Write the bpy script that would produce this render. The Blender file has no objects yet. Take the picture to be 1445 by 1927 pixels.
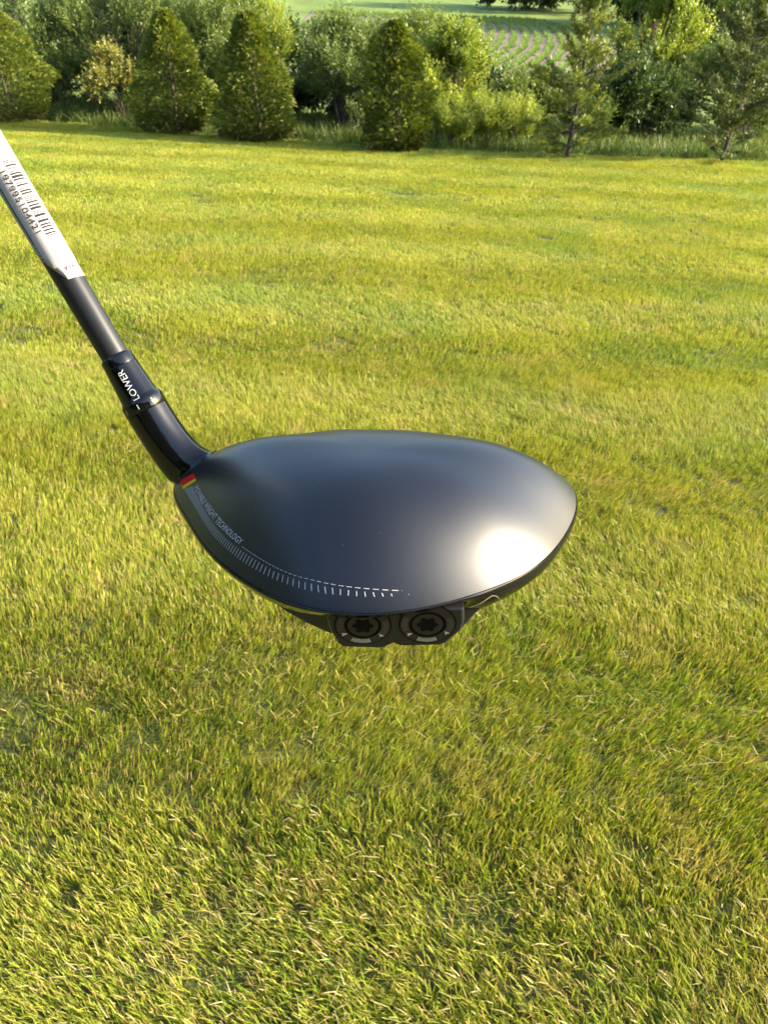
import bpy, bmesh, math
import numpy as np
from mathutils import Vector, Matrix
from mathutils.bvhtree import BVHTree

# ------------------------------------------------------------------ camera, sky, sun, exposure
sc = bpy.context.scene
COL = sc.collection
R = math.radians
CAM_H, PITCH = 1.6, R(36)
cam_d = bpy.data.cameras.new('camera')
cam = bpy.data.objects.new('camera', cam_d)
COL.objects.link(cam)
cam.location = (0, 0, CAM_H)
cam.rotation_euler = (R(90) - PITCH, 0, 0)
cam_d.sensor_fit = 'VERTICAL'
cam_d.sensor_height = 36.0
cam_d.lens = 36.0 * 1455 / 1927
cam_d.clip_start = 0.01
cam_d.clip_end = 2000
cam_d.dof.use_dof = True
cam_d.dof.focus_distance = 0.232
cam_d.dof.aperture_fstop = 62
sc.camera = cam

SUN_AZ, SUN_EL = R(93), R(20)      # azimuth from +y towards +x
world = bpy.data.worlds.new('World')
sc.world = world
world.use_nodes = True
wn = world.node_tree
sky = wn.nodes.new('ShaderNodeTexSky')
sky.sky_type = 'NISHITA'
sky.sun_disc = False
sky.sun_elevation = SUN_EL
sky.sun_rotation = SUN_AZ
sky.air_density = 1.0
sky.dust_density = 2.5
sky.ozone_density = 1.8
wn.nodes['Background'].inputs['Strength'].default_value = 0.15
wn.links.new(sky.outputs[0], wn.nodes['Background'].inputs[0])
sun_d = bpy.data.lights.new('sun', 'SUN')
sun_d.energy = 4.2
sun_d.angle = R(1.0)
sun_d.color = (1.0, 0.88, 0.66)
sun = bpy.data.objects.new('sun', sun_d)
COL.objects.link(sun)
S_DIR = Vector((math.cos(SUN_EL) * math.sin(SUN_AZ), math.cos(SUN_EL) * math.cos(SUN_AZ), math.sin(SUN_EL)))
sun.rotation_euler = S_DIR.to_track_quat('Z', 'Y').to_euler()
vs = sc.view_settings
vs.view_transform = 'Standard'
vs.look = 'None'
vs.gamma = 1.0
vs.use_curve_mapping = False
vs.exposure = 1.92
sc.cycles.max_bounces = 3
sc.cycles.diffuse_bounces = 2
sc.cycles.glossy_bounces = 2
sc.cycles.transmission_bounces = 3
sc.cycles.transparent_max_bounces = 4
sc.cycles.use_denoising = True

# ------------------------------------------------------------------ helpers
def tag(o, label=None, cat=None, group=None, kind=None):
    if label: o['label'] = label
    if cat: o['category'] = cat
    if group: o['group'] = group
    if kind: o['kind'] = kind
    return o

def empty(name, loc):
    o = bpy.data.objects.new(name, None)
    COL.objects.link(o)
    o.location = loc
    o.empty_display_size = 0.1
    return o

def link(name, me, mat, parent=None):
    if mat: me.materials.append(mat)
    o = bpy.data.objects.new(name, me)
    COL.objects.link(o)
    if parent: o.parent = parent
    return o

def pymesh(name, verts, faces, smooth=False):
    me = bpy.data.meshes.new(name)
    me.from_pydata([tuple(v) for v in verts], [], [tuple(f) for f in faces])
    if smooth: me.polygons.foreach_set('use_smooth', [True] * len(me.polygons))
    me.update()
    return me

def npmesh(name, V, F, cols=None):
    """V (n,3), F (m,4) quads -> mesh, with an optional per-vertex colour attribute."""
    me = bpy.data.meshes.new(name)
    n, m, k = len(V), len(F), F.shape[1]
    me.vertices.add(n); me.vertices.foreach_set('co', np.ascontiguousarray(V, np.float32).ravel())
    me.loops.add(m * k); me.loops.foreach_set('vertex_index', np.ascontiguousarray(F, np.int32).ravel())
    me.polygons.add(m)
    me.polygons.foreach_set('loop_start', np.arange(0, m * k, k, dtype=np.int32))
    me.update(calc_edges=True)
    if cols is not None:
        a = me.attributes.new('col', 'FLOAT_COLOR', 'POINT')
        c = np.ones((n, 4), np.float32); c[:, :3] = cols
        a.data.foreach_set('color', c.ravel())
    return me

def unit(v):
    return v / np.maximum(np.linalg.norm(v, axis=-1, keepdims=True), 1e-9)

def mat_new(name):
    m = bpy.data.materials.new(name)
    m.use_nodes = True
    return m, m.node_tree, m.node_tree.nodes['Principled BSDF']

def simple(name, col, rough=0.5, spec=0.5, metal=0.0, coat=0.0, coat_r=0.03):
    m, nt, p = mat_new(name)
    p.inputs['Base Color'].default_value = (*col, 1)
    p.inputs['Roughness'].default_value = rough
    p.inputs['Specular IOR Level'].default_value = spec
    p.inputs['Metallic'].default_value = metal
    p.inputs['Coat Weight'].default_value = coat
    p.inputs['Coat Roughness'].default_value = coat_r
    return m

def leafy(name, trans=0.35, rough=0.5, spec=0.35, patches=False, tint=(1.15, 1.2, 0.6)):
    """Leaf or blade: colour from the mesh attribute, some light through the leaf."""
    m, nt, p = mat_new(name)
    N, L = nt.nodes, nt.links
    at = N.new('ShaderNodeAttribute'); at.attribute_name = 'col'
    col = at.outputs['Color']
    if patches:
        geo = N.new('ShaderNodeNewGeometry')
        def noise(scale, lo, hi, detail=2):
            n = N.new('ShaderNodeTexNoise'); n.inputs['Scale'].default_value = scale
            n.inputs['Detail'].default_value = detail
            L.new(geo.outputs['Position'], n.inputs['Vector'])
            r = N.new('ShaderNodeMapRange'); r.inputs['From Min'].default_value = lo; r.inputs['From Max'].default_value = hi
            L.new(n.outputs['Fac'], r.inputs['Value']); return r.outputs['Result']
        def mix(fac, a, rgb, amount, mode='MIX'):
            mu = N.new('ShaderNodeMath'); mu.operation = 'MULTIPLY'; mu.inputs[1].default_value = amount
            L.new(fac, mu.inputs[0])
            x = N.new('ShaderNodeMix'); x.data_type = 'RGBA'; x.blend_type = mode
            L.new(mu.outputs[0], x.inputs[0]); L.new(a, x.inputs[6]); x.inputs[7].default_value = (*rgb, 1)
            return x.outputs[2]
        col = mix(noise(1.1, .42, .68), col, (0.44, 0.42, 0.055), .42)          # yellowed turf
        col = mix(noise(4.5, .56, .74), col, (0.48, 0.36, 0.15), .45)           # dry straw spots
        col = mix(noise(0.7, .50, .70, 2), col, (0.16, 0.27, 0.06), .45)        # fresher, bluer green
    L.new(col, p.inputs['Base Color'])
    p.inputs['Roughness'].default_value = rough
    p.inputs['Specular IOR Level'].default_value = spec
    tr = N.new('ShaderNodeBsdfTranslucent')
    tm = N.new('ShaderNodeMix'); tm.data_type = 'RGBA'; tm.blend_type = 'MULTIPLY'
    tm.inputs[0].default_value = 1; L.new(col, tm.inputs[6]); tm.inputs[7].default_value = (*tint, 1)
    L.new(tm.outputs[2], tr.inputs['Color'])
    ms = N.new('ShaderNodeMixShader'); ms.inputs[0].default_value = trans
    L.new(p.outputs[0], ms.inputs[1]); L.new(tr.outputs[0], ms.inputs[2])
    L.new(ms.outputs[0], N['Material Output'].inputs['Surface'])
    return m

def noisy(name, stops, scale=3.0, rough=0.9, bump=0.0, detail=6, stretch=(1, 1, 1)):
    m, nt, p = mat_new(name)
    N, L = nt.nodes, nt.links
    geo = N.new('ShaderNodeNewGeometry')
    mp = N.new('ShaderNodeMapping'); mp.inputs['Scale'].default_value = stretch
    L.new(geo.outputs['Position'], mp.inputs[0])
    n = N.new('ShaderNodeTexNoise'); n.inputs['Scale'].default_value = scale; n.inputs['Detail'].default_value = detail
    n.inputs['Roughness'].default_value = .65
    L.new(mp.outputs[0], n.inputs['Vector'])
    r = N.new('ShaderNodeValToRGB')
    for i, (pos, c) in enumerate(stops):
        e = r.color_ramp.elements[i] if i < 2 else r.color_ramp.elements.new(pos)
        e.position = pos; e.color = (*c, 1)
    L.new(n.outputs['Fac'], r.inputs[0]); L.new(r.outputs[0], p.inputs['Base Color'])
    p.inputs['Roughness'].default_value = rough
    p.inputs['Specular IOR Level'].default_value = .2
    if bump:
        b = N.new('ShaderNodeBump'); b.inputs['Strength'].default_value = bump; b.inputs['Distance'].default_value = .05
        L.new(n.outputs['Fac'], b.inputs['Height']); L.new(b.outputs[0], p.inputs['Normal'])
    return m

# ------------------------------------------------------------------ ground
def ter(x, y):
    g = np.where(y < 15, y, 15 + 18 * (1 - np.exp(-(np.maximum(y, 15) - 15) / 18)))
    return -.0875 * g - .035 * 25 * np.tanh(x / 25)

def edge_y(x):          # far edge of the mown lawn
    return np.interp(x, [-30, -8.2, -4, 0.2, 7, 30], [20.0, 18.2, 16.75, 15.3, 15.25, 15.2])

def sheet(name, xs, ys, zoff, mat, yfun=None):
    X, T = np.meshgrid(xs, ys)
    Y = T if yfun is None else yfun(X, T)
    V = np.stack([X, Y, ter(X, Y) + zoff], -1).reshape(-1, 3)
    nx, ny = len(xs), len(ys)
    i = np.arange((ny - 1) * nx).reshape(ny - 1, nx)[:, :-1].ravel()
    F = np.stack([i, i + 1, i + nx + 1, i + nx], 1)
    me = npmesh(name, V, F)
    me.polygons.foreach_set('use_smooth', [True] * len(me.polygons))
    return tag(link(name, me, mat), kind='structure')

m_meadow = noisy('meadow', [(0.3, (0.10, 0.15, 0.03)), (0.55, (0.16, 0.22, 0.04)), (0.75, (0.22, 0.27, 0.045))], scale=.35, stretch=(1, .35, 1))
m_turf = noisy('turf_base', [(0.35, (0.05, 0.055, 0.018)), (0.55, (0.09, 0.10, 0.03)), (0.75, (0.16, 0.12, 0.06))], scale=22, bump=.5)
m_soil = noisy('soil', [(0.35, (0.17, 0.12, 0.095)), (0.55, (0.24, 0.18, 0.14)), (0.75, (0.31, 0.24, 0.185))], scale=2.0, bump=.4)
far = np.concatenate([np.linspace(-400, -40, 16), np.linspace(-36, 36, 49), np.linspace(40, 400, 16)])
sheet('terrain', far, np.concatenate([np.linspace(-60, 0, 9), np.linspace(1, 60, 80), np.linspace(64, 110, 14), np.linspace(130, 600, 10)]), -0.03, m_meadow)
sheet('lawn', np.linspace(-26, 26, 105), np.linspace(0, 1, 80), 0.0, m_turf, lambda X, T: -8 + T * (edge_y(X) + 8))
sheet('crop_field', np.linspace(-6, 14.6, 24), np.linspace(34, 80, 40), 0.02, m_soil,
      lambda X, T: T)

# ------------------------------------------------------------------ grass, scattered tufts as one mass
rng = np.random.default_rng(7)

def tuft(n, half, lmin, lmax, w, straw, rng, lean=.45, spread=.26, comb=.8, pal=((.085, .165, .012), (.36, .40, .040))):
    """One patch of blades combed towards +x: verts, quads, colours."""
    base = np.stack([rng.uniform(-half, half, n), rng.uniform(-half, half, n), np.full(n, -.004)], 1)
    yaw = np.where(rng.random(n) < comb, rng.normal(0, .42, n), rng.random(n) * 2 * np.pi)
    ln = rng.uniform(lmin, lmax, n)
    bend = np.clip(rng.normal(lean, spread, n), .02, 1.45)
    d = np.stack([np.cos(yaw), np.sin(yaw), np.zeros(n)], 1)
    fy = yaw + rng.normal(0, .9, n)
    s = np.stack([-np.sin(fy), np.cos(fy), np.zeros(n)], 1)
    V = []; ww = w * rng.uniform(.6, 1.3, n)
    start = bend * rng.uniform(.55, 1.0, n)
    for t, k in ((0, 1.0), (.4, .95), (.75, .72), (1, .25)):
        ang = start + (bend * 1.12 - start) * t
        c = base + (d * np.sin(ang)[:, None] + np.array([0, 0, 1]) * np.cos(ang)[:, None]) * (ln * t)[:, None]
        V += [c - s * (ww * k / 2)[:, None], c + s * (ww * k / 2)[:, None]]
    V = np.stack(V, 1)
    o = np.arange(n)[:, None] * 8
    F = np.concatenate([o + np.array([0, 1, 3, 2]) + 2 * k for k in range(3)], 0)
    g = rng.random(n)[:, None]
    col = np.array(pal[0]) * (1 - g) + np.array(pal[1]) * g
    st = rng.random(n) < straw
    clip = rng.random(n) < straw * .08                              # loose clippings lying on top
    col[st] = np.array([.50, .36, .13]) * rng.uniform(.55, 1.15, (st.sum(), 1))
    C = np.repeat(col[:, None, :], 8, 1)
    C[:, :2] = C[:, :2] * .6 + np.array([.17, .13, .05]) * .4      # brownish sheath at the base, darkened to paint shade between blades
    C[clip] = np.array([.56, .46, .25])
    V[clip, :, 2] = V[clip, :, 2] * .25 + lmax * .55
    tip = rng.random(n) < .14
    C[tip, 6:] = np.array([.52, .43, .18])                          # dried cut tips
    return V.reshape(-1, 3), F, C.reshape(-1, 3)

def eul(tilt, azim, yaw):
    """Euler angles of: spin by yaw, then tilt towards azim."""
    n = len(tilt); ax = np.stack([-np.sin(azim), np.cos(azim), np.zeros(n)], 1)
    c, s = np.cos(tilt), np.sin(tilt); t = 1 - c
    x, y = ax[:, 0], ax[:, 1]
    T = np.stack([np.stack([t*x*x+c, t*x*y, s*y], 1), np.stack([t*x*y, t*y*y+c, -s*x], 1), np.stack([-s*y, s*x, c], 1)], 1)
    cz, sz = np.cos(yaw), np.sin(yaw); z = np.zeros(n)
    Zm = np.stack([np.stack([cz, -sz, z], 1), np.stack([sz, cz, z], 1), np.stack([z, z, z + 1], 1)], 1)
    M = T @ Zm
    return np.stack([np.arctan2(M[:, 2, 1], M[:, 2, 2]), -np.arcsin(np.clip(M[:, 2, 0], -1, 1)), np.arctan2(M[:, 1, 0], M[:, 0, 0])], 1)

def scatter(name, tufts, P, rot, scl, idx, mat, label, cat):
    Vs, Fs, Cs, G = [], [], [], []; off = 0
    for k, (v, f, c) in enumerate(tufts):
        Vs.append(v); Fs.append(f + off); Cs.append(c); G.append(np.full(len(v), k)); off += len(v)
    nt_, npts = off, len(P)
    V = np.concatenate(Vs + [P]); F = np.concatenate(Fs)
    C = np.concatenate(Cs + [np.zeros((npts, 3))])
    me = npmesh(name, V, F, C)
    def attr(nm, tp, data, key):
        a = me.attributes.new(nm, tp, 'POINT'); a.data.foreach_set(key, np.ascontiguousarray(data).ravel())
    pad = lambda d, fill: np.concatenate([np.full((nt_,) + d.shape[1:], fill), d])
    attr('grp', 'INT', np.concatenate(G + [np.full(npts, -1)]).astype(np.int32), 'value')
    attr('idx', 'INT', pad(idx, 0).astype(np.int32), 'value')
    attr('scl', 'FLOAT', pad(scl, 1).astype(np.float32), 'value')
    attr('rot', 'FLOAT_VECTOR', pad(rot, 0).astype(np.float32), 'vector')
    o = link(name, me, mat)
    ng = bpy.data.node_groups.new(name, 'GeometryNodeTree')
    ng.interface.new_socket('Geometry', in_out='INPUT', socket_type='NodeSocketGeometry')
    ng.interface.new_socket('Geometry', in_out='OUTPUT', socket_type='NodeSocketGeometry')
    N, L = ng.nodes, ng.links
    gi, go = N.new('NodeGroupInput'), N.new('NodeGroupOutput')
    def named(nm, tp):
        a = N.new('GeometryNodeInputNamedAttribute'); a.data_type = tp; a.inputs['Name'].default_value = nm
        return a.outputs[0]
    cmp_ = N.new('FunctionNodeCompare'); cmp_.data_type = 'INT'; cmp_.operation = 'GREATER_EQUAL'
    ins = [s for s in cmp_.inputs if s.enabled]
    L.new(named('grp', 'INT'), ins[0]); ins[1].default_value = 0
    sep = N.new('GeometryNodeSeparateGeometry'); sep.domain = 'POINT'
    L.new(gi.outputs[0], sep.inputs[0]); L.new(cmp_.outputs[0], sep.inputs[1])
    sp = N.new('GeometryNodeSplitToInstances'); sp.domain = 'POINT'
    L.new(sep.outputs[0], sp.inputs[0]); L.new(named('grp', 'INT'), sp.inputs['Group ID'])
    mp = N.new('GeometryNodeMeshToPoints')
    L.new(sep.outputs[1], mp.inputs[0])
    ip = N.new('GeometryNodeInstanceOnPoints')
    L.new(mp.outputs[0], ip.inputs['Points']); L.new(sp.outputs[0], ip.inputs['Instance'])
    ip.inputs['Pick Instance'].default_value = True
    L.new(named('idx', 'INT'), ip.inputs['Instance Index'])
    er = N.new('FunctionNodeEulerToRotation')
    L.new(named('rot', 'FLOAT_VECTOR'), er.inputs[0]); L.new(er.outputs[0], ip.inputs['Rotation'])
    L.new(named('scl', 'FLOAT'), ip.inputs['Scale'])
    L.new(ip.outputs[0], go.inputs[0])
    md = o.modifiers.new('scatter', 'NODES'); md.node_group = ng
    return tag(o, label, cat, kind='stuff')

def jitter(x0, x1, y0, y1, dens, rng, j=.6):
    s = 1 / math.sqrt(dens)
    X, Y = np.meshgrid(np.arange(x0, x1, s), np.arange(y0, y1, s))
    X = X.ravel() + rng.uniform(-j, j, X.size) * s; Y = Y.ravel() + rng.uniform(-j, j, Y.size) * s
    return X, Y

def vnoise(x, y, seed=0):
    r = np.random.default_rng(seed); v = np.zeros_like(x)
    for k in range(7):
        a = r.random() * 6.28; fq = r.uniform(.6, 2.2)
        v += np.sin((x * np.cos(a) + y * np.sin(a)) * fq + r.random() * 6.28)
    return v / 7 ** .5

m_grass = leafy('grass_blades', trans=.36, rough=.55, spec=.16, patches=True, tint=(1.2, 1.2, .5))
LEANS = (.22, .38, .60)
tufts = [tuft(1080, .118, .016, .054, .0021, .20, rng, lean=LEANS[k % 3]) for k in range(18)]
tufts += [tuft(900, .175, .018, .048, .0034, .16, rng, lean=LEANS[k % 3]) for k in range(9)]
tufts += [tuft(1150, .285, .020, .044, .0056, .11, rng, lean=LEANS[k % 3]) for k in range(9)]
PX, PY, PK, PS = [], [], [], []
for y0, y1, sp, lo, nv_ in ((.25, 4.2, .150, 0, 6), (4.2, 9, .24, 18, 3), (9, 20, .40, 27, 3)):
    x, y = jitter(-.58 * y1 - 1.2, .58 * y1 + 1.2, y0, y1, 1 / sp ** 2, rng, .3)
    k = (np.abs(x) < .56 * y + 1.1) & (y < edge_y(x) - .12)
    PX.append(x[k]); PY.append(y[k]); PK.append(lo + 3 * rng.integers(0, nv_, k.sum()))
gx, gy, gi_ = np.concatenate(PX), np.concatenate(PY), np.concatenate(PK)
w1 = vnoise(gx * .9, gy * 1.2, 3)
band = (gy + .10 * gx + .16 * w1) / .82                 # mower passes across the view
ph = np.sin(np.pi * band)
az = np.where(ph > 0, R(128), R(-35)) + .55 * vnoise(gx * 1.3, gy * 1.3, 5) + rng.normal(0, .2, gx.size)
lv = np.abs(ph) * 2.6 * (0.6 + .5 * np.abs(vnoise(gx * 2, gy * 2, 8))) + rng.normal(0, .35, gx.size)
gi_ = gi_ + np.clip(np.round(lv), 0, 2).astype(int)
scl = rng.uniform(.92, 1.1, gx.size) * (1 + .10 * vnoise(gx * 3, gy * 3, 11)) * np.where(edge_y(gx) - gy < .5, 1.25, 1)
tilt = np.full(gx.size, math.atan(math.hypot(.035, .0875))); taz = np.full(gx.size, math.atan2(.0875, .035))
scatter('lawn_grass', tufts, np.stack([gx, gy, ter(gx, gy)], 1), eul(tilt, taz, az - taz * 0), scl, gi_, m_grass,
        'short mown lawn grass, bright yellow green with dry straw blades', 'grass')

# unmown grass behind the lawn edge
m_rough = leafy('rough_grass', trans=.35, rough=.5)
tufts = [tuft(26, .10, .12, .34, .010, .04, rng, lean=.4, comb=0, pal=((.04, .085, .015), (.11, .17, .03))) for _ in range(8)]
x, y = jitter(-14, 13, 15, 24, 34, rng)
k = (y > edge_y(x) + .05) & (y < edge_y(x) + 4.5)
x, y = x[k], y[k]
sc_ = rng.uniform(.5, 1.15, x.size) * np.clip((y - edge_y(x)) / .6, .35, 1)
scatter('rough_grass', tufts, np.stack([x, y, ter(x, y) - .02], 1), eul(np.abs(rng.normal(0, .2, x.size)), rng.random(x.size) * 6.28, rng.random(x.size) * 6.28),
        sc_, rng.integers(0, 8, x.size), m_rough, 'tall unmown grass in the shade under the shrubs', 'tall grass')

# young crop in curved rows on the far field
m_crop = leafy('crop_leaves', trans=.3)
tufts = [tuft(14, .07, .12, .26, .034, 0, rng, lean=.6, comb=0, pal=((.11, .19, .03), (.18, .27, .05))) for _ in range(5)]
X, Y = [], []
for i in range(-22, 4):
    yy = np.arange(36, 79.5, .16)
    X.append(11.9 - .0044 * (75 - yy) ** 2 + .76 * i - .02 * np.maximum(yy - 70, 0) ** 2 + rng.normal(0, .085, yy.size)); Y.append(yy + rng.normal(0, .05, yy.size))
X, Y = np.concatenate(X), np.concatenate(Y)
k = (X > -5.8) & (X < 14.4); X, Y = X[k], Y[k]
scatter('crop_rows', tufts, np.stack([X, Y, ter(X, Y) + .02], 1), eul(np.abs(rng.normal(0, .15, X.size)), rng.random(X.size) * 6.28, rng.random(X.size) * 6.28),
        rng.uniform(.8, 1.3, X.size), rng.integers(0, 5, X.size), m_crop, 'young green crop growing in curved rows on the bare far field', 'crop')

# ------------------------------------------------------------------ trees and shrubs
def quads(c, d, n, ln, w):
    """Diamond leaves: centre-base c, direction d, normal n, length, width."""
    s = unit(np.cross(d, n)); ln = ln[:, None]; w = w[:, None]
    V = np.stack([c, c + d * ln * .45 - s * w / 2, c + d * ln, c + d * ln * .45 + s * w / 2], 1).reshape(-1, 3)
    F = np.arange(len(c) * 4).reshape(-1, 4)
    return V, F

def tube(path, radii, sides=6):
    V, F = [], []
    for i, (p, r) in enumerate(zip(path, radii)):
        p = Vector(p); q = Vector(path[min(i + 1, len(path) - 1)]); o = Vector(path[max(i - 1, 0)])
        t = (q - o).normalized(); a = t.orthogonal().normalized(); b = t.cross(a)
        for k in range(sides):
            an = 2 * math.pi * k / sides
            V.append(p + (a * math.cos(an) + b * math.sin(an)) * r)
    for i in range(len(path) - 1):
        for k in range(sides):
            k2 = (k + 1) % sides
            F.append((i * sides + k, i * sides + k2, (i + 1) * sides + k2, (i + 1) * sides + k))
    return V, F

def tubes_mesh(name, specs):
    V, F = [], []
    for path, radii, sides in specs:
        v, f = tube(path, radii, sides); o = len(V)
        V += v; F += [tuple(i + o for i in q) for q in f]
    return pymesh(name, V, F, True)

def rnd(r, n): return unit(r.normal(size=(n, 3)))

m_bark = noisy('bark', [(0.35, (0.05, 0.038, 0.028)), (0.6, (0.13, 0.10, 0.08)), (0.8, (0.26, 0.22, 0.18))], scale=18, bump=.6, stretch=(1, 1, .3))
m_pale = noisy('pale_bark', [(0.35, (0.05, 0.04, 0.03)), (0.55, (0.10, 0.08, 0.065)), (0.78, (0.30, 0.26, 0.21))], scale=16, bump=.5, stretch=(1, 1, .4))
m_arbor = leafy('arborvitae_sprays', trans=.25, rough=.5)
m_pine = leafy('pine_needles', trans=.2, rough=.45)
m_leaf = leafy('shrub_leaves', trans=.38, rough=.42)

def base_z(x, y): return float(ter(np.float64(x), np.float64(y)))

def arborvitae(x, y, h, rad, seed, label, lean=(0, 0), top=.16):
    r = np.random.default_rng(seed)
    root = tag(empty('arborvitae', (x, y, base_z(x, y))), label, 'conifer', 'clipped conifers along the lawn edge')
    n = 5600
    t = r.random(n) ** 1.15                              # height fraction
    lob = [(r.random() * 6.28, r.random(), r.uniform(.16, .42)) for _ in range(26)]
    az = r.random(n) * 6.28
    prof = np.interp(t, [0, .06, .2, .35, .5, .65, .8, .92, 1], [.70, .88, 1, 1, .86, .66, .47, .27, top * .4])
    bump = np.zeros(n)
    for la, lt, ls in lob:
        da = np.angle(np.exp(1j * (az - la)))
        bump += ls * np.exp(-(da / .42) ** 2 - ((t - lt) / .075) ** 2)
    rr = rad * prof * (.66 + bump) * np.where(r.random(n) < .62, r.uniform(.84, 1.10, n), r.uniform(.25, .85, n))
    out = np.stack([np.cos(az), np.sin(az), np.zeros(n)], 1)
    c = out * rr[:, None]; c[:, 2] = .03 + t * h * .94
    c[:, 0] += lean[0] * t; c[:, 1] += lean[1] * t
    d = unit(out * r.uniform(.5, 1.1, n)[:, None] + np.array([0, 0, 1]) * r.uniform(.15, 1.0, n)[:, None] + r.normal(0, .28, (n, 3)))
    side = unit(np.cross(d, unit(np.cross(out, [0, 0, 1]) + r.normal(0, .5, (n, 3)))))
    nrm = unit(np.cross(d, side))
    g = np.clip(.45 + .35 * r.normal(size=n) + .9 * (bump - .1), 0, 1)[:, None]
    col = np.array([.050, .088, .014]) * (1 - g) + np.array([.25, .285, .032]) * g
    br = r.random(n) < .05
    col[br] = np.array([.17, .12, .04])
    low = np.clip((.14 - t) / .14, 0, 1)[:, None] * (r.random((n, 1)) < .5)
    col = col * (1 - low) + np.array([.11, .075, .04]) * low          # browned skirt near the ground
    Vs, Fs, Cs = [], [], []
    for j, a in enumerate(np.linspace(-1.0, 1.0, 7)):
        dd = unit(d * np.cos(a) + side * np.sin(a) + r.normal(0, .12, (n, 3)))
        v, f = quads(c + d * .012 * j, dd, nrm + r.normal(0, .25, (n, 3)), r.uniform(.045, .085, n) * (1.15 - .4 * abs(a)), r.uniform(.013, .025, n))
        Fs.append(f + 4 * n * j); Vs.append(v); Cs.append(np.repeat(col * r.uniform(.8, 1.2, (n, 1)), 4, 0))
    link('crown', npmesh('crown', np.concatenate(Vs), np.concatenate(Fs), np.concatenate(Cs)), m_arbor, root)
    specs = [([(0, 0, -.05), (lean[0] * .3, lean[1] * .3, h * .35), (lean[0] * .9, lean[1] * .9, h * .9)], (.045, .03, .008), 7)]
    for k in range(14):
        a = r.random() * 6.28; z0 = h * r.uniform(.05, .6); L = rad * r.uniform(.5, .8) * (1 - z0 / h * .6)
        specs.append(([(0, 0, z0), (math.cos(a) * L * .6, math.sin(a) * L * .6, z0 + .10), (math.cos(a) * L, math.sin(a) * L, z0 + .28)], (.012, .008, .003), 4))
    link('trunk', tubes_mesh('trunk', specs), m_bark, root)
    return root

def pine(x, y, h, rad, seed, label, lean=(0, 0), needle_col=((.085, .115, .022), (.30, .33, .05)), whorls=12, bare=.07):
    r = np.random.default_rng(seed)
    root = tag(empty('pine_tree', (x, y, base_z(x, y))), label, 'pine tree', 'young pines along the lawn edge')
    wob = lambda t: (lean[0] * t + .03 * math.sin(5 * t + seed), lean[1] * t + .03 * math.cos(4 * t), h * t)
    specs = [([(0, 0, -.05)] + [wob(t) for t in np.linspace(.03, 1.0, 14)], [.046] + list(np.linspace(.042, .005, 14)), 8)]
    T, D, G = [], [], []
    for wi in range(whorls):
        t = bare + (0.93 - bare) * (wi / (whorls - 1)) ** .9
        nb = r.integers(5, 8) if t < .85 else 5
        for b in range(nb):
            a = 2 * math.pi * (b + r.random() * .7) / nb + wi * 1.1
            L = rad * np.interp(t, [0, .15, .35, .6, .85, 1], [.75, 1, .98, .72, .34, .12]) * r.uniform(.45, 1.2)
            el = np.interp(t, [0, .5, 1], [R(8), R(28), R(58)]) + r.normal(0, .2)
            o = np.array(wob(min(1, t + r.normal(0, .03))))
            dv = np.array([math.cos(a) * math.cos(el), math.sin(a) * math.cos(el), math.sin(el)])
            pts = [o + dv * L * s + np.array([0, 0, .16 * L * s * s]) for s in (0, .35, .7, 1)]
            specs.append((pts, (.012 * (1.2 - t), .008 * (1.2 - t) + .002, .004, .002), 4))
            m = max(6, int(L / .036))
            for q in range(m):
                s = .22 + .78 * (q + r.random()) / m
                p = o + dv * L * s + np.array([0, 0, .16 * L * s * s])
                sd = unit(np.cross(dv, [0, 0, 1])) * r.choice([-1, 1])
                tw = unit(dv * .8 + sd * r.uniform(.2, 1) + np.array([0, 0, r.uniform(.1, .7)]))
                l2 = L * .30 * (1.15 - s) * r.random() + .02
                for u in (0.35, 1.0):
                    if r.random() < .86:
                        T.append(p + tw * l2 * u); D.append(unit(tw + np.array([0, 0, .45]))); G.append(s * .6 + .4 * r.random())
            T.append(pts[-1]); D.append(unit(dv + np.array([0, 0, .5]))); G.append(1.0)
    for s in np.linspace(.93, 1.0, 5):
        T.append(np.array(wob(s))); D.append(np.array([0, 0, 1.])); G.append(.9)
    T, D, G = np.array(T), np.array(D), np.array(G)
    n = len(T); Vs, Fs, Cs = [], [], []
    for j in range(13):
        dd = unit(D * .75 + rnd(r, n) * .75)
        g = np.clip(G + r.normal(0, .2, n) - .15, 0, 1)[:, None]
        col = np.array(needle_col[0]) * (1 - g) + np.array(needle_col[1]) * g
        v, f = quads(T + D * .006 * j, dd, rnd(r, n), r.uniform(.05, .09, n), r.uniform(.010, .017, n))
        Vs.append(v); Fs.append(f + 4 * n * j); Cs.append(np.repeat(col, 4, 0))
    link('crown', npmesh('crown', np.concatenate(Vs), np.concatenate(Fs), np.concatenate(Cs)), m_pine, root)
    link('trunk', tubes_mesh('trunk', specs), m_pale, root)
    return root

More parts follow.
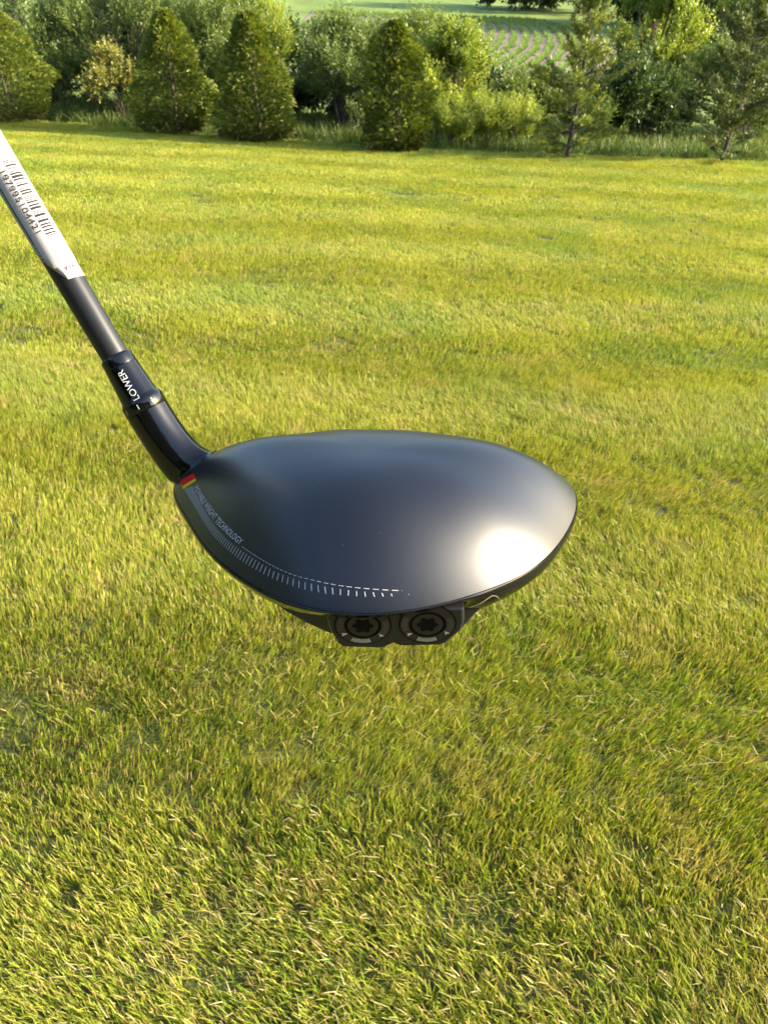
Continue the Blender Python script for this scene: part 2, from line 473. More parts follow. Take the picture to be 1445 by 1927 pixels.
def shrub(name, x, y, h, rad, seed, label, cat, pal, group=None, twigs=900, per=13, leaf=(.05, .10), wid=.42, up=.6,
          low=.12, clumps=30, twl=(.25, .5), drift=(0, 0), stems=7, ry=None, bark=None, shape='round'):
    r = np.random.default_rng(seed)
    root = tag(empty(name, (x, y, base_z(x, y))), label, cat, group)
    ry = ry or rad
    cz = rnd(r, clumps * 3) * (r.random((clumps * 3, 1)) ** .33)
    cz = cz[:clumps]
    zc = low * h + (cz[:, 2] * .5 + .5) * h * (1 - low) * .9
    t = (zc / h)
    wfac = np.interp(t, [0, .2, .5, .8, 1], [.75, 1, 1, .75, .4] if shape == 'round' else [.4, .7, 1, 1.05, .8])
    cc = np.stack([cz[:, 0] * rad * wfac + drift[0] * t, cz[:, 1] * ry * wfac + drift[1] * t, zc], 1)
    cs = r.uniform(.16, .30, clumps) * min(rad, h * .5)
    cshade = r.uniform(0, 1, clumps)
    k = r.integers(0, clumps, twigs)
    off = rnd(r, twigs) * (r.random((twigs, 1)) ** .45)
    p = cc[k] + off * cs[k][:, None] * np.array([1, 1, .85])
    p[:, 2] = np.maximum(p[:, 2], .05)
    mid = np.array([drift[0] * .5, drift[1] * .5, h * .45])
    d = unit(unit(p - mid) * .55 + off * .5 + np.array([0, 0, up]) + r.normal(0, .3, (twigs, 3)) + np.array([drift[0], drift[1], 0]) * .25)
    L = r.uniform(*twl, twigs)
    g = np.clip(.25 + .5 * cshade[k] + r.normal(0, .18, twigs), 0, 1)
    Vs, Fs, Cs = [], [], []
    for j in range(per):
        s = (j + r.random(twigs)) / per
        side = unit(np.cross(d, rnd(r, twigs)))
        dd = unit(d * .75 + side * r.uniform(.4, 1.1, twigs)[:, None])
        nn = unit(rnd(r, twigs) + np.array([.2, -.1, .9]))
        c = p + d * (L * s)[:, None] + side * .008
        ll = r.uniform(*leaf, twigs) * (1.1 - .4 * s)
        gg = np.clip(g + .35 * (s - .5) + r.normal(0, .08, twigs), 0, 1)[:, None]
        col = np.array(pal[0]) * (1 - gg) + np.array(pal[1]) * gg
        v, f = quads(c, dd, nn, ll, ll * wid)
        Vs.append(v); Fs.append(f + 4 * twigs * j); Cs.append(np.repeat(col, 4, 0))
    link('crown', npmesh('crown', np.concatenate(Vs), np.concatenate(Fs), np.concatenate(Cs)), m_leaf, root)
    specs = []
    for q in range(clumps if clumps < 60 else 60):
        c = cc[q]; b = np.array([r.normal(0, .08 * rad), r.normal(0, .08 * ry), -.05])
        m_ = b * .5 + c * .5 + np.array([0, 0, .08 * h]) - np.array([c[0], c[1], 0]) * .12
        w = h * (.011 if q < stems else .005)
        specs.append(([b, b * .6 + m_ * .4, m_, c, c + (c - m_) * .35], (w, w * .8, w * .6, w * .35, w * .12), 5))
    link('trunk', tubes_mesh('trunk', specs), bark or m_bark, root)
    return root

# conifers along the edge, left to right
arborvitae(-7.75, 17.9, 2.15, 1.12, 1, 'tall broad arborvitae cut off by the left edge of the photo')
arborvitae(-4.07, 16.8, 2.1, .86, 2, 'arborvitae right of the yellowish shrub', lean=(.05, 0))
arborvitae(-2.33, 15.95, 2.12, .80, 3, 'rounded arborvitae between the shrub gap and the other conifer on its left', lean=(-.06, 0))
arborvitae(.24, 15.25, 2.05, .74, 4, 'arborvitae standing alone in the middle, nearest the golf club head', lean=(-.05, 0), top=.1)
pine(3.32, 15.0, 2.42, .98, 5, 'thin pine with a pale trunk in front of the crop field', lean=(.02, 0))
pine(6.2, 15.25, 2.5, 1.12, 6, 'darker wide pine by the right edge of the photo', lean=(.05, 0), needle_col=((.055, .08, .02), (.17, .20, .04)), whorls=13)

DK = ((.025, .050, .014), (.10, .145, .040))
MD = ((.045, .085, .016), (.21, .26, .055))
BR = ((.09, .15, .018), (.40, .43, .065))
GY = ((.040, .072, .018), (.20, .255, .060))
YL = ((.10, .12, .03), (.38, .35, .09))
hb = 'shrubs behind the conifers'
shrub('shrub', -7.9, 20.6, 3.0, 1.6, 21, 'dark bluish green shrub behind the leftmost arborvitae', 'shrub', GY, hb, twigs=1500, up=.8, leaf=(.06, .12), wid=.3)
shrub('shrub', -5.9, 20.4, 2.9, 1.35, 22, 'dark feathery shrub behind the yellowish shrub', 'shrub', GY, hb, twigs=1500, up=1.1, leaf=(.07, .13), wid=.24, drift=(-.3, 0))
shrub('shrub', -5.55, 18.35, 1.35, .62, 23, 'small yellowish shrub with turning leaves between two arborvitae', 'shrub', YL, hb, twigs=420, per=12, up=.3, leaf=(.05, .10), wid=.5, low=.3, clumps=14, twl=(.15, .35))
shrub('shrub', -3.7, 19.6, 2.75, 1.25, 24, 'light green shrub with long upright shoots behind two arborvitae', 'shrub', MD, hb, twigs=1500, up=1.2, leaf=(.06, .12), wid=.28)
shrub('shrub', -3.1, 20.4, 2.7, .95, 25, 'bright leafy shrub peeking out over the rounded arborvitae', 'shrub', BR, hb, twigs=1200, up=1.0, leaf=(.06, .11), wid=.36)
shrub('shrub', -.9, 18.7, 1.95, 1.05, 26, 'olive green shrub above the dark gap left of the middle arborvitae', 'shrub', GY, hb, twigs=1400, up=1.1, leaf=(.06, .12), wid=.26, low=.34)
shrub('shrub', -.35, 16.4, .95, .30, 27, 'tiny pale spruce seedling shrub left of the middle arborvitae', 'shrub', GY, None, twigs=110, per=14, up=.9, leaf=(.03, .06), clumps=9, twl=(.12, .28))
shrub('shrub', .55, 19.2, 2.3, 1.0, 28, 'olive green shrub rising behind the middle arborvitae', 'shrub', MD, hb, twigs=1500, up=.9, leaf=(.06, .11), wid=.34)
shrub('shrub', 1.35, 18.0, 2.05, .80, 29, 'yellow green sunlit shrub at the left end of the crop rows', 'shrub', BR, hb, twigs=1300, up=.6, leaf=(.06, .11), wid=.42)
shrub('shrub', 2.65, 18.2, 1.10, 1.0, 30, 'low green shrub below the crop rows', 'shrub', MD, hb, twigs=1300, up=.8, leaf=(.05, .10), wid=.4)
shrub('shrub', 4.2, 18.2, 1.0, .95, 31, 'low bushy shrub behind the pale trunked pine', 'shrub', MD, hb, twigs=1200, up=.7, leaf=(.05, .10), wid=.4)
for i, (x, y, h, rr, lb) in enumerate(((1.35, 16.3, .72, .36, 'clump of bright weeds right beside the middle arborvitae'),
                                       (2.0, 16.5, .78, .36, 'clump of bright weeds midway between the middle arborvitae and the pine'),
                                       (2.65, 16.7, .70, .42, 'clump of bright leafy weeds just left of the pine trunk'))):
    shrub('weed_clump', x, y, h, rr, 40 + i, lb, 'weeds', BR, 'weeds at the foot of the shrubs', twigs=420, per=14, up=2.2, leaf=(.05, .09), wid=.22, low=.05, clumps=16, twl=(.25, .5))
shrub('shrub', 5.45, 18.6, 1.6, .85, 32, 'dark shaded bush between the two pines', 'shrub', DK, hb, twigs=1300, up=.4, leaf=(.06, .11), wid=.45)
shrub('leafy_tree', 6.1, 20.3, 3.6, 1.0, 33, 'slim upright tree with sunlit leaves between the two pines', 'tree', BR, None, twigs=1700, up=1.6, leaf=(.06, .11), wid=.5, low=.2, clumps=34)
shrub('shrub', 8.3, 19.4, 2.4, 1.6, 34, 'green shrub behind the pine at the right edge', 'shrub', MD, hb, twigs=1600, up=.7, leaf=(.06, .11), wid=.42)
shrub('leafy_tree', 8.4, 24.5, 4.0, 1.5, 35, 'dark tree at the top right corner behind the pine', 'tree', DK, None, twigs=1500, up=.7, leaf=(.09, .16), wid=.5)
# thicket behind, closing the gaps under the shrubs
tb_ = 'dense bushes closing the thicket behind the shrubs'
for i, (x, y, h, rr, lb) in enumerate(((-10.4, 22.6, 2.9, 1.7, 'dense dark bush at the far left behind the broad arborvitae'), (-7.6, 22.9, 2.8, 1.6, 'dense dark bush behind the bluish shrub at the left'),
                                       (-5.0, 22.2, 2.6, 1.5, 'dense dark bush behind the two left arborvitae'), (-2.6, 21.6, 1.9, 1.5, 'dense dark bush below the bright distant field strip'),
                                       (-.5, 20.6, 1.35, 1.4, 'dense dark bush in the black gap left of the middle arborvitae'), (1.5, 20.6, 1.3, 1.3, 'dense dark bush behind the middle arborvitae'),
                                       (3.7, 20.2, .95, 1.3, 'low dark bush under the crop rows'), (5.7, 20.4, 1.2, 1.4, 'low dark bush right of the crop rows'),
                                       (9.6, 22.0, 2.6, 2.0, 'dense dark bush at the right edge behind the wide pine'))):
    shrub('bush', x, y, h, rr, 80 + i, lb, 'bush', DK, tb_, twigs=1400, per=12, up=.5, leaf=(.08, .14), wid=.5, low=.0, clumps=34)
# far trees around the field
fw = 'trees beyond the far field'
for i, (x, y, h, rr, lb) in enumerate(((22.5, 76, 7, 4.0, 'distant dark tree at the right end of the crop rows'), (25, 66, 8, 5, 'distant dark tree just left of the slim sunlit tree'),
                                       (15, 96, 4.5, 5, 'distant low tree at the top behind the crop rows'), (20, 92, 9, 6, 'distant dark tree above the pale trunked pine'),
                                       (31, 70, 9, 6, 'distant dark tree behind the slim sunlit tree'), (39, 74, 10, 6.5, 'distant dark tree in the top right corner'))):
    shrub('far_tree', x, y, h, rr, 60 + i, lb, 'tree', DK, fw, twigs=1500, per=10, up=.3, leaf=(.30, .55), wid=.6, low=.05, clumps=40, twl=(.8, 1.6))

# unseen trees added behind and left of the camera, to darken the club's reflections
r = np.random.default_rng(99)
n = 14000
x = r.uniform(-16, 14, n); hmax = 8.0 + 1.6 * vnoise(x * .35, x * 0, 4); z = r.random(n) ** .8 * hmax
y = -10.5 + r.uniform(-3, 1.6, n) - .9 * vnoise(x * .9, z * .9, 6)
g = np.clip(r.normal(.45, .25, n), 0, 1)[:, None]
lf = np.arange(n) % 3 == 0                               # arm added on the left, out of view, darkening the crown there
x, y = np.where(lf, -11.5 + (y + 10.5), x), np.where(lf, -10 + 19 * r.random(n), y)
c = np.stack([x, y, z + .8], 1)
v, f = quads(c, rnd(r, n), rnd(r, n), r.uniform(.5, 1.0, n), r.uniform(.35, .6, n))
tag(link('added_wood', npmesh('added_wood', v, f, np.repeat(np.array(DK[0]) * (1 - g) + np.array(DK[1]) * g, 4, 0)), m_leaf),
    'dark unseen trees added behind and left of the camera to darken the club reflections', 'added_wood', kind='stuff')

# ------------------------------------------------------------------ golf club, built in head coordinates (metres)
ELEV = R(30)
cu = np.array([0, math.sin(PITCH), math.cos(PITCH)]); cf = np.array([0, math.cos(PITCH), -math.sin(PITCH)])
F_, CX, CY, DEP = 1455., 722.5, 963.5, .220
EYE = np.array([0, 0, CAM_H])
hx = np.array([1., 0, 0]); hy = cu * math.sin(ELEV) + cf * math.cos(ELEV); hz = cu * math.cos(ELEV) - cf * math.sin(ELEV)
HO = EYE + DEP * (cf + hx * (705 - CX) / F_ - cu * (1000 - CY) / F_)
HM = np.stack([hx, hy, hz])                              # world -> head axes
def sight(px, py):                                       # direction from the eye, in head axes
    return HM @ (cf + hx * (px - CX) / F_ - cu * (py - CY) / F_)
EYE_L = HM @ (EYE - HO)
def on(px, py, depth): return EYE_L + sight(px, py) * depth

club = empty('golf_club', tuple(HO))
club.matrix_world = Matrix(((*hx, 0), (*hy, 0), (*hz, 0), (0, 0, 0, 1))).transposed()
club.location = tuple(HO)
tag(club, 'black golf driver held over the lawn, shaft leaving at the upper left', 'golf club')

m_crown = simple('satin_crown_paint', (.004, .005, .008), rough=.34, spec=.72)
nt = m_crown.node_tree
tc = nt.nodes.new('ShaderNodeTexCoord'); no = nt.nodes.new('ShaderNodeTexNoise'); no.inputs['Scale'].default_value = 2600; no.inputs['Detail'].default_value = 2
nt.links.new(tc.outputs['Object'], no.inputs['Vector'])
bu = nt.nodes.new('ShaderNodeBump'); bu.inputs['Strength'].default_value = .10; bu.inputs['Distance'].default_value = .0001
nt.links.new(no.outputs['Fac'], bu.inputs['Height']); nt.links.new(bu.outputs[0], nt.nodes['Principled BSDF'].inputs['Normal'])
n2_ = nt.nodes.new('ShaderNodeTexNoise'); n2_.inputs['Scale'].default_value = 60; n2_.inputs['Detail'].default_value = 5
mr = nt.nodes.new('ShaderNodeMapRange'); mr.inputs['To Min'].default_value = .31; mr.inputs['To Max'].default_value = .36
nt.links.new(tc.outputs['Object'], n2_.inputs['Vector']); nt.links.new(n2_.outputs['Fac'], mr.inputs['Value']); nt.links.new(mr.outputs[0], nt.nodes['Principled BSDF'].inputs['Roughness'])
m_gloss = simple('gloss_black', (.003, .003, .0035), rough=.05, spec=.6)
m_sole = simple('dark_sole', (.035, .034, .032), rough=.32, spec=.5)
m_pod = simple('weight_housing_black', (.014, .013, .014), rough=.35)
m_ring = simple('weight_ring_anodised', (.034, .024, .022), rough=.4, metal=.4)
m_hub = simple('weight_hub', (.055, .05, .055), rough=.3, metal=.8)
m_hole = simple('recess_black', (.003, .003, .003), rough=.7, spec=.1)
m_white = simple('white_print', (.55, .55, .54), rough=.5)
m_grey = simple('grey_print', (.48, .49, .52), rough=.5)
m_dull = simple('dull_engraving', (.10, .08, .07), rough=.5)
m_red = simple('red_print', (.85, .018, .022), rough=.6, spec=.15)
m_yellow = simple('yellow_print', (.90, .60, .02), rough=.6, spec=.15)
m_shaft = simple('satin_graphite_shaft', (.012, .012, .012), rough=.36, spec=.55)
m_paper = simple('white_label_film', (.40, .385, .378), rough=.6)
m_ink = simple('barcode_ink', (.024, .021, .027), rough=.8, spec=.15)
m_purple = simple('purple_ink', (.13, .02, .09), rough=.8, spec=.15)
m_rubber = noisy('grip_rubber', [(0.4, (.015, .015, .015)), (0.6, (.03, .03, .03))], scale=400, rough=.8)

rear = [(58.95, 10.57), (54.28, 0), (49.4, -8.95), (43.12, -17.54), (36.65, -23.18), (30.12, -27.18), (20.81, -32.15), (12.72, -35.63), (5.55, -37.33), (-1.53, -37.96), (-9.92, -37.54), (-18.71, -34.55), (-26.07, -30.14), (-34.32, -22.7), (-44.57, -11.09), (-52.64, 2.93), (-60.48, 19.67), (-65.45, 31.61)]
front = [(-55.33, 35.91), (-39.94, 36.65), (-21.75, 44.18), (.82, 43.78), (23.31, 42.73), (40.83, 36.24), (55.95, 30.67), (61.68, 17.84)]
P = np.array([(a, b, 0) for a, b in rear] + [(a, b, 4.08) for a, b in front]) / 1000
Q = np.vstack([P, P[:1]]); s_ = np.r_[0, np.cumsum(np.linalg.norm(np.diff(Q, axis=0), axis=1))]
u_ = np.linspace(0, s_[-1], 512, endpoint=False)
RIM = np.stack([np.interp(u_, s_, Q[:, k]) for k in range(3)], 1)
FF = np.fft.rfft(RIM, axis=0); FF *= np.exp(-(np.arange(len(FF)) / 9.) ** 4)[:, None]
RIM = np.fft.irfft(FF, 512, axis=0)[::2]                 # 256 rim points
CEN = np.array([-.002, .004, 0])
NR = len(RIM)

def ring_mesh(rings, close_end=True):
    V = np.concatenate(rings + ([rings[-1].mean(0, keepdims=True)] if close_end else []))
    F = []
    for a in range(len(rings) - 1):
        for k in range(NR):
            k2 = (k + 1) % NR
            F.append((a * NR + k, a * NR + k2, (a + 1) * NR + k2, (a + 1) * NR + k))
    if close_end:
        e = len(rings) * NR
        for k in range(NR): F.append(((len(rings) - 1) * NR + k, (len(rings) - 1) * NR + (k + 1) % NR, e))
    return V, F

rho = 1 - np.linspace(0, 1, 72)[:-1] ** 1.5 * .995
rho[0] = 1.0
rings = []
for q in rho:
    r_ = CEN + (RIM - CEN) * q
    r_[:, 2] = RIM[:, 2] * q * q + .02326 * (1 - q ** 2.75) ** .98
    rings.append(r_)
cv, cf_ = ring_mesh(rings)
ang = np.degrees(np.arctan2(RIM[:, 1] - CEN[1], RIM[:, 0] - CEN[0]))    # -90 is the rear
# skirt depth round the rim: deep at the toe, thin at the rear where the weight housing takes over
kd = np.interp(ang, [-180, -150, -120, -105, -90, -70, -52, -42, -20, 10, 40, 90, 140, 180], [.6, .5, .40, .25, .2, .2, .35, 1, 1.05, 1, 1.2, 1.6, 1.2, .6])
fr = np.interp(ang, [-180, 20, 60, 120, 165, 180], [0, 0, 1, 1, .2, 0])          # share of face
prof = [(-.0002, 1.003, 1.003), (-.0008, 1.010, 1.008), (-.0022, 1.010, 1.01), (-.0046, .995, 1.005), (-.0075, .95, 1.0), (-.0115, .86, .985), (-.016, .70, .96), (-.0195, .45, .92), (-.021, .2, .55)]
brings = []
for dz, sr, sf in prof:
    sc2 = (sr * (1 - fr) + sf * fr)[:, None]
    r_ = CEN + (RIM - CEN) * sc2
    depth = dz * np.where(abs(dz) < .006, kd, kd * .5 + .5 * np.minimum(1, kd + .4))
    r_[:, 2] = RIM[:, 2] + depth * (1 + .55 * fr)
    brings.append(r_)
bv, bf = ring_mesh(brings)
A0 = on(278, 772, .2435); A1 = on(0, 305, .2255)         # hosel foot, shaft at the frame edge
AX = (A1 - A0) / np.linalg.norm(A1 - A0)
allv = np.concatenate([cv, bv]); allf = cf_ + [tuple(i + len(cv) for i in f) for f in bf]
BVH = BVHTree.FromPolygons([tuple(v) for v in allv], allf)
BVH_C = BVHTree.FromPolygons([tuple(v) for v in cv], cf_)
SEAM_P = np.array([-.0570, .0285, .0060])                # plane in which the crown meets the hosel
SEAM_N = unit(np.array([-.60, .20, .775]))

def head_part(name, V, F, mat, smooth=True):
    bm = bmesh.new()
    vs_ = [bm.verts.new(tuple(v)) for v in V]
    for f in F: bm.faces.new([vs_[i] for i in f])
    bmesh.ops.bisect_plane(bm, geom=bm.verts[:] + bm.edges[:] + bm.faces[:], dist=1e-7, plane_co=Vector(SEAM_P), plane_no=Vector(SEAM_N), clear_outer=True)
    bmesh.ops.recalc_face_normals(bm, faces=bm.faces)
    me = bpy.data.meshes.new(name); bm.to_mesh(me); bm.free()
    if smooth: me.polygons.foreach_set('use_smooth', [True] * len(me.polygons))
    return link(name, me, mat, club)

crown = head_part('crown', cv, cf_, m_crown)
body = head_part('head_body', bv, bf, m_gloss)
body['label'] = 'glossy black skirt and sole under the satin crown'

# hosel neck: round under the sleeve, flaring into the head where it meets the crown
N_R = unit(hx * 0 + np.array([1., 0, 0]) - AX * AX[0])   # sideways, to the right of the shaft
N_T = np.cross(N_R, AX)
if N_T @ (EYE_L - A0) < 0: N_T = -N_T                    # towards the viewer
def pol(phi): return N_R * math.sin(phi) + N_T * math.cos(phi)
PXM = .2435 / F_                                          # metres per photo pixel at the hosel
RB = 41 * PXM
NS = 96
def in_seam(d): return d - AX * (d @ SEAM_N) / (AX @ SEAM_N)
q0 = np.array([-.05585, .0276, .0063]) - unit(in_seam(pol(0))) * .0045
q0 = q0 + AX * ((SEAM_P - q0) @ SEAM_N) / (AX @ SEAM_N)
loop = []
for k in range(NS):
    a = 2 * math.pi * k / NS
    b_ = .0047 if math.cos(a) > 0 else .0045
    a_ = .0099 if math.sin(a) < 0 else (.0094 if math.cos(a) > .3 else .0070)
    loop.append((abs(math.sin(a) / a_) ** 2.8 + abs(math.cos(a) / b_) ** 2.8) ** (-1 / 2.8))
loop = np.array(loop)
for _ in range(4): loop = (np.roll(loop, 1) + 2 * loop + np.roll(loop, -1)) / 4
nv, nf = [], []
M = 36
for i in range(M + 2):
    w_ = min(i / M, 1)
    e = w_ ** 3.0
    for k in range(NS):
        d = pol(2 * math.pi * k / NS)
        top = A0 + d * RB
        foot = top + AX * ((SEAM_P - top) @ SEAM_N) / (AX @ SEAM_N)
        dl = unit(d - AX * (d @ SEAM_N) / (AX @ SEAM_N))
        lp = q0 + dl * (loop[k] + .0002) if i <= M else q0 + dl * (loop[k] - .0005) - AX * .0035
        nv.append((top + (foot - top) * w_) * (1 - e) + lp * e)
for i in range(M + 1):
    for k in range(NS):
        k2 = (k + 1) % NS
        nf.append((i * NS + k, i * NS + k2, (i + 1) * NS + k2, (i + 1) * NS + k))
link('hosel', pymesh('hosel', nv, nf, True), m_gloss, club)

def lathe(name, prof, mat, parent, n=72):
    """prof: (distance up the shaft from the hosel foot, radius)."""
    V, F = [], []
    for s, r in prof:
        for k in range(n): V.append(A0 + AX * s + pol(2 * math.pi * k / n) * r)
    for i in range(len(prof) - 1):
        for k in range(n):
            k2 = (k + 1) % n
            F.append((i * n + k, i * n + k2, (i + 1) * n + k2, (i + 1) * n + k))
    me = pymesh(name, V, F, True)
    o = link(name, me, mat, parent)
    return o

u = PXM
def crisp(pr, d=.00012):     # double the rings at corners so that shading breaks there
    out = []
    for i, (s, r) in enumerate(pr):
        if 0 < i < len(pr) - 1:
            a, b = pr[i - 1], pr[i + 1]
            la = math.hypot(s - a[0], r - a[1]) or 1; lb = math.hypot(b[0] - s, b[1] - r) or 1
            out += [(s + (a[0] - s) * min(.3, d / la), r + (a[1] - r) * min(.3, d / la)), (s + (b[0] - s) * min(.3, d / lb), r + (b[1] - r) * min(.3, d / lb))]
        else: out.append((s, r))
    return out
sleeve = lathe('adapter_sleeve', crisp([(0.2 * u, RB - .0009), (.9 * u, RB + .00005), (20 * u, RB), (29 * u, 35.5 * u), (91 * u, 31 * u)]), m_gloss, club)
lathe('ferrule', crisp([(91 * u, 30.2 * u), (92.5 * u, 30.9 * u), (109 * u, 30 * u), (113 * u, 27.5 * u), (113.5 * u, 24 * u)]), m_gloss, sleeve)
R_S = lambda s: .00415 + .0046 * s                       # shaft radius, growing towards the grip
sh = [(100 * u + t, R_S(100 * u + t)) for t in np.linspace(0, .80, 60)]
shaft = lathe('shaft', sh, m_shaft, club, 64)
gs = sh[-1][0]
lathe('grip', [(gs - .005, R_S(gs)), (gs, .0098), (gs + .02, .0103), (gs + .26, .0135), (gs + .262, .010), (gs + .2625, 0.0001)], m_rubber, club)

# ---- flat print: patches laid onto the crown, the sleeve and the label
def text_mesh(body, thin=0.0):
    cu_ = bpy.data.curves.new('t', 'FONT'); cu_.body = body; cu_.size = 1.0; cu_.resolution_u = 3; cu_.offset = -thin
    ob = bpy.data.objects.new('t', cu_)
    me = bpy.data.meshes.new_from_object(ob)
    V = np.array([v.co[:] for v in me.vertices]); F = [tuple(p.vertices) for p in me.polygons]
    bpy.data.objects.remove(ob); bpy.data.meshes.remove(me); bpy.data.curves.remove(cu_)
    return V[:, :2], F

def at_px(px, py, rad):       # (distance up the shaft, angle) of the point of a cylinder round the shaft under a sight line
    d = sight(px, py); d = d / np.linalg.norm(d); o = EYE_L - A0
    dp, op = d - AX * (d @ AX), o - AX * (o @ AX)
    a, b, c = dp @ dp, 2 * dp @ op, op @ op - rad * rad
    q = max(b * b - 4 * a * c, 0); t = (-b - math.sqrt(q)) / (2 * a)
    p = o + d * t
    return p @ AX, math.atan2(p @ N_R, p @ N_T)

def on_shaft(s, phi, rad): return A0 + AX * s + pol(phi) * rad

def wrap_text(name, body, s0, s1, phi0, height, radf, mat, parent, down=False, thin=0.0, cap=.70):
    """Text along the shaft. down=False: reads up the shaft, tops to the left; down=True: reads down, tops to the right."""
    V, F = text_mesh(body, thin)
    x0, x1 = V[:, 0].min(), V[:, 0].max()
    out = []
    for x, y in V:
        tx = (x - x0) / (x1 - x0); yy = y / cap * height
        s = s0 + (s1 - s0) * tx
        r = radf(s) + .00010
        phi = phi0 + (yy / r if down else -yy / r)
        out.append(on_shaft(s, phi, r))
    return link(name, pymesh(name, out, F), mat, parent)

srad = lambda s: np.interp(s, [0, .6 * u, 20 * u, 29 * u, 91 * u], [RB, RB, RB, 35.5 * u, 31 * u])
(sl, pl_), (sr_, pr_) = at_px(260, 751, 35 * u), at_px(227, 697, 32 * u)
wrap_text('lettering', 'LOWER', sl, sr_, (at_px(267, 753, 35 * u)[1] + at_px(234, 700, 32 * u)[1]) / 2, 12.5 * u, srad, m_white, sleeve)

def strip(name, pts_a, pts_b, mat, parent):
    n = len(pts_a)
    return link(name, pymesh(name, list(pts_a) + list(pts_b), [(i, i + 1, n + i + 1, n + i) for i in range(n - 1)]), mat, parent)
for ph_, w_ in ((2, 1.2), (-38, 1.2), (42, 1.2)):
    dw = R(3.2) / 2 * w_ * .6
    strip('index_mark', [on_shaft(s, R(ph_) - dw, srad(s) + .0001) for s in (7 * u, 11 * u, 16 * u)], [on_shaft(s, R(ph_) + dw, srad(s) + .0001) for s in (7 * u, 11 * u, 16 * u)], m_white, sleeve)

# ---- white wrap-round label on the shaft
S_TIP, PH_TIP = at_px(128, 526, .0047)
S_END = S_TIP + .125
def label_start(phi):        # V-shaped lower end of the label
    d = math.degrees(phi)
    return S_TIP + np.interp(d, [-80, -40, 12.5, 75, 130, 250, 280, 318], [.012, .0078, 0, -.0004, 0, .008, .012, .0078])
label_r = lambda s: R_S(s) + .00016
def film(name, f0, f1, n, rf, start, parent, mat=m_paper):
    V, Fc = [], []
    rows = 40
    for i in range(n + 1):
        phi = f0 + (f1 - f0) * i / n
        a = start(phi)
        for j in range(rows): 
            s = a + (S_END - a) * j / (rows - 1)
            V.append(on_shaft(s, phi, rf(s)))
    for i in range(n):
        for j in range(rows - 1):
            Fc.append((i * rows + j, (i + 1) * rows + j, (i + 1) * rows + j + 1, i * rows + j + 1))
    me = pymesh(name, V, Fc, True)
    o = link(name, me, mat, parent)
    md = o.modifiers.new('thickness', 'SOLIDIFY'); md.thickness = .00012; md.offset = -1
    return o
label = film('paper_label', R(-33), R(318), 140, label_r, label_start, club)
label['label'] = 'white wrap-round paper label with barcode and digits'
def flap_start(phi):
    d = math.degrees(phi)
    return S_TIP + .0043 + .0034 * max(0, (-8 - d) / 24) ** 2.2
film('label_flap', R(-32), R(150), 80, lambda s: label_r(s) + .00014, flap_start, label)
# slanting teeth across the open seam of the label
for k in range(5):
    s = S_TIP + .0080 + k * .00115
    strip('seam_tooth', [on_shaft(s + d, R(-43), label_r(s)) for d in (0, .0006)], [on_shaft(s + d - .0009, R(-32), label_r(s)) for d in (0, .0006)], m_paper, label)
# barcode: twelve digits encoded as bars
LC = ['0001101', '0011001', '0010011', '0111101', '0100011', '0110001', '0101111', '0111011', '0110111', '0001011']
code = '197995104421'
bits = '101' + ''.join(LC[int(c)] for c in code[:6]) + '01010' + ''.join(''.join('1' if b == '0' else '0' for b in LC[int(c)]) for c in code[6:]) + '101'
(sa, p_a), (sb, p_b) = at_px(15, 301, .0050), at_px(92, 448, .0047)
lift = lambda s: label_r(s) + .00032
i = 0
while i < len(bits):
    if bits[i] == '1':
        j = i
        while j < len(bits) and bits[j] == '1': j += 1
        t0, t1 = sa + (sb - sa) * (i + .02) / len(bits), sa + (sb - sa) * (j - .02) / len(bits)
        ph = [R(a) for a in np.linspace(math.degrees(p_b), math.degrees(at_px(109.5, 444, .0046)[1]), 11)]
        strip('bar', [on_shaft(t0, p, lift(t0)) for p in ph], [on_shaft(t1, p, lift(t1)) for p in ph], m_ink, label)
        i = j
    else: i += 1
wrap_text('digits', code, at_px(7, 321, .0052)[0], at_px(70, 439, .0049)[0], (at_px(3, 330, .0052)[1] + at_px(64, 436, .0049)[1]) / 2, 12.0 * u, lambda s: label_r(s) + .00024, m_ink, label, down=True, thin=.004)
# upside-down purple word round the lower end
V, F = text_mesh('KOREA')
x0, x1 = V[:, 0].min(), V[:, 0].max()
st = S_TIP + .0037
out = [on_shaft(st - (y / .7) * 8.0 * u, R(92) - (x - x0) / (x1 - x0) * R(70), label_r(st) + .00012) for x, y in V]
link('lettering', pymesh('lettering', out, F), m_purple, label)

# ---- crown print
def cp(px, py, lift=.00008):
    h_ = BVH_C.ray_cast(Vector(EYE_L), Vector(sight(px, py)).normalized())
    if h_[0] is None: h_ = BVH_C.find_nearest(Vector(on(px, py, .2398)))
    n = h_[1]
    if n.dot(Vector(EYE_L) - h_[0]) < 0: n = -n
    return np.array(h_[0] + n * lift)
outer = [(348, 922), (363, 947), (377, 971.6), (399, 1005), (425, 1032), (449, 1052), (480, 1071.5), (511, 1088), (542, 1100), (575, 1109.5), (613, 1117), (651, 1120.5), (681, 1122.5), (710, 1123), (739, 1122), (753, 1121)]
inner = [(363, 915), (374, 938), (385, 959), (407, 992), (432, 1019), (457, 1037), (487, 1057), (515, 1074), (544, 1086.6), (575, 1096), (611, 1104), (652, 1110), (680, 1113), (707, 1115), (737, 1117.5), (752, 1119)]
O3 = np.array([cp(*p) for p in outer]); I3 = np.array([cp(*p) for p in inner])
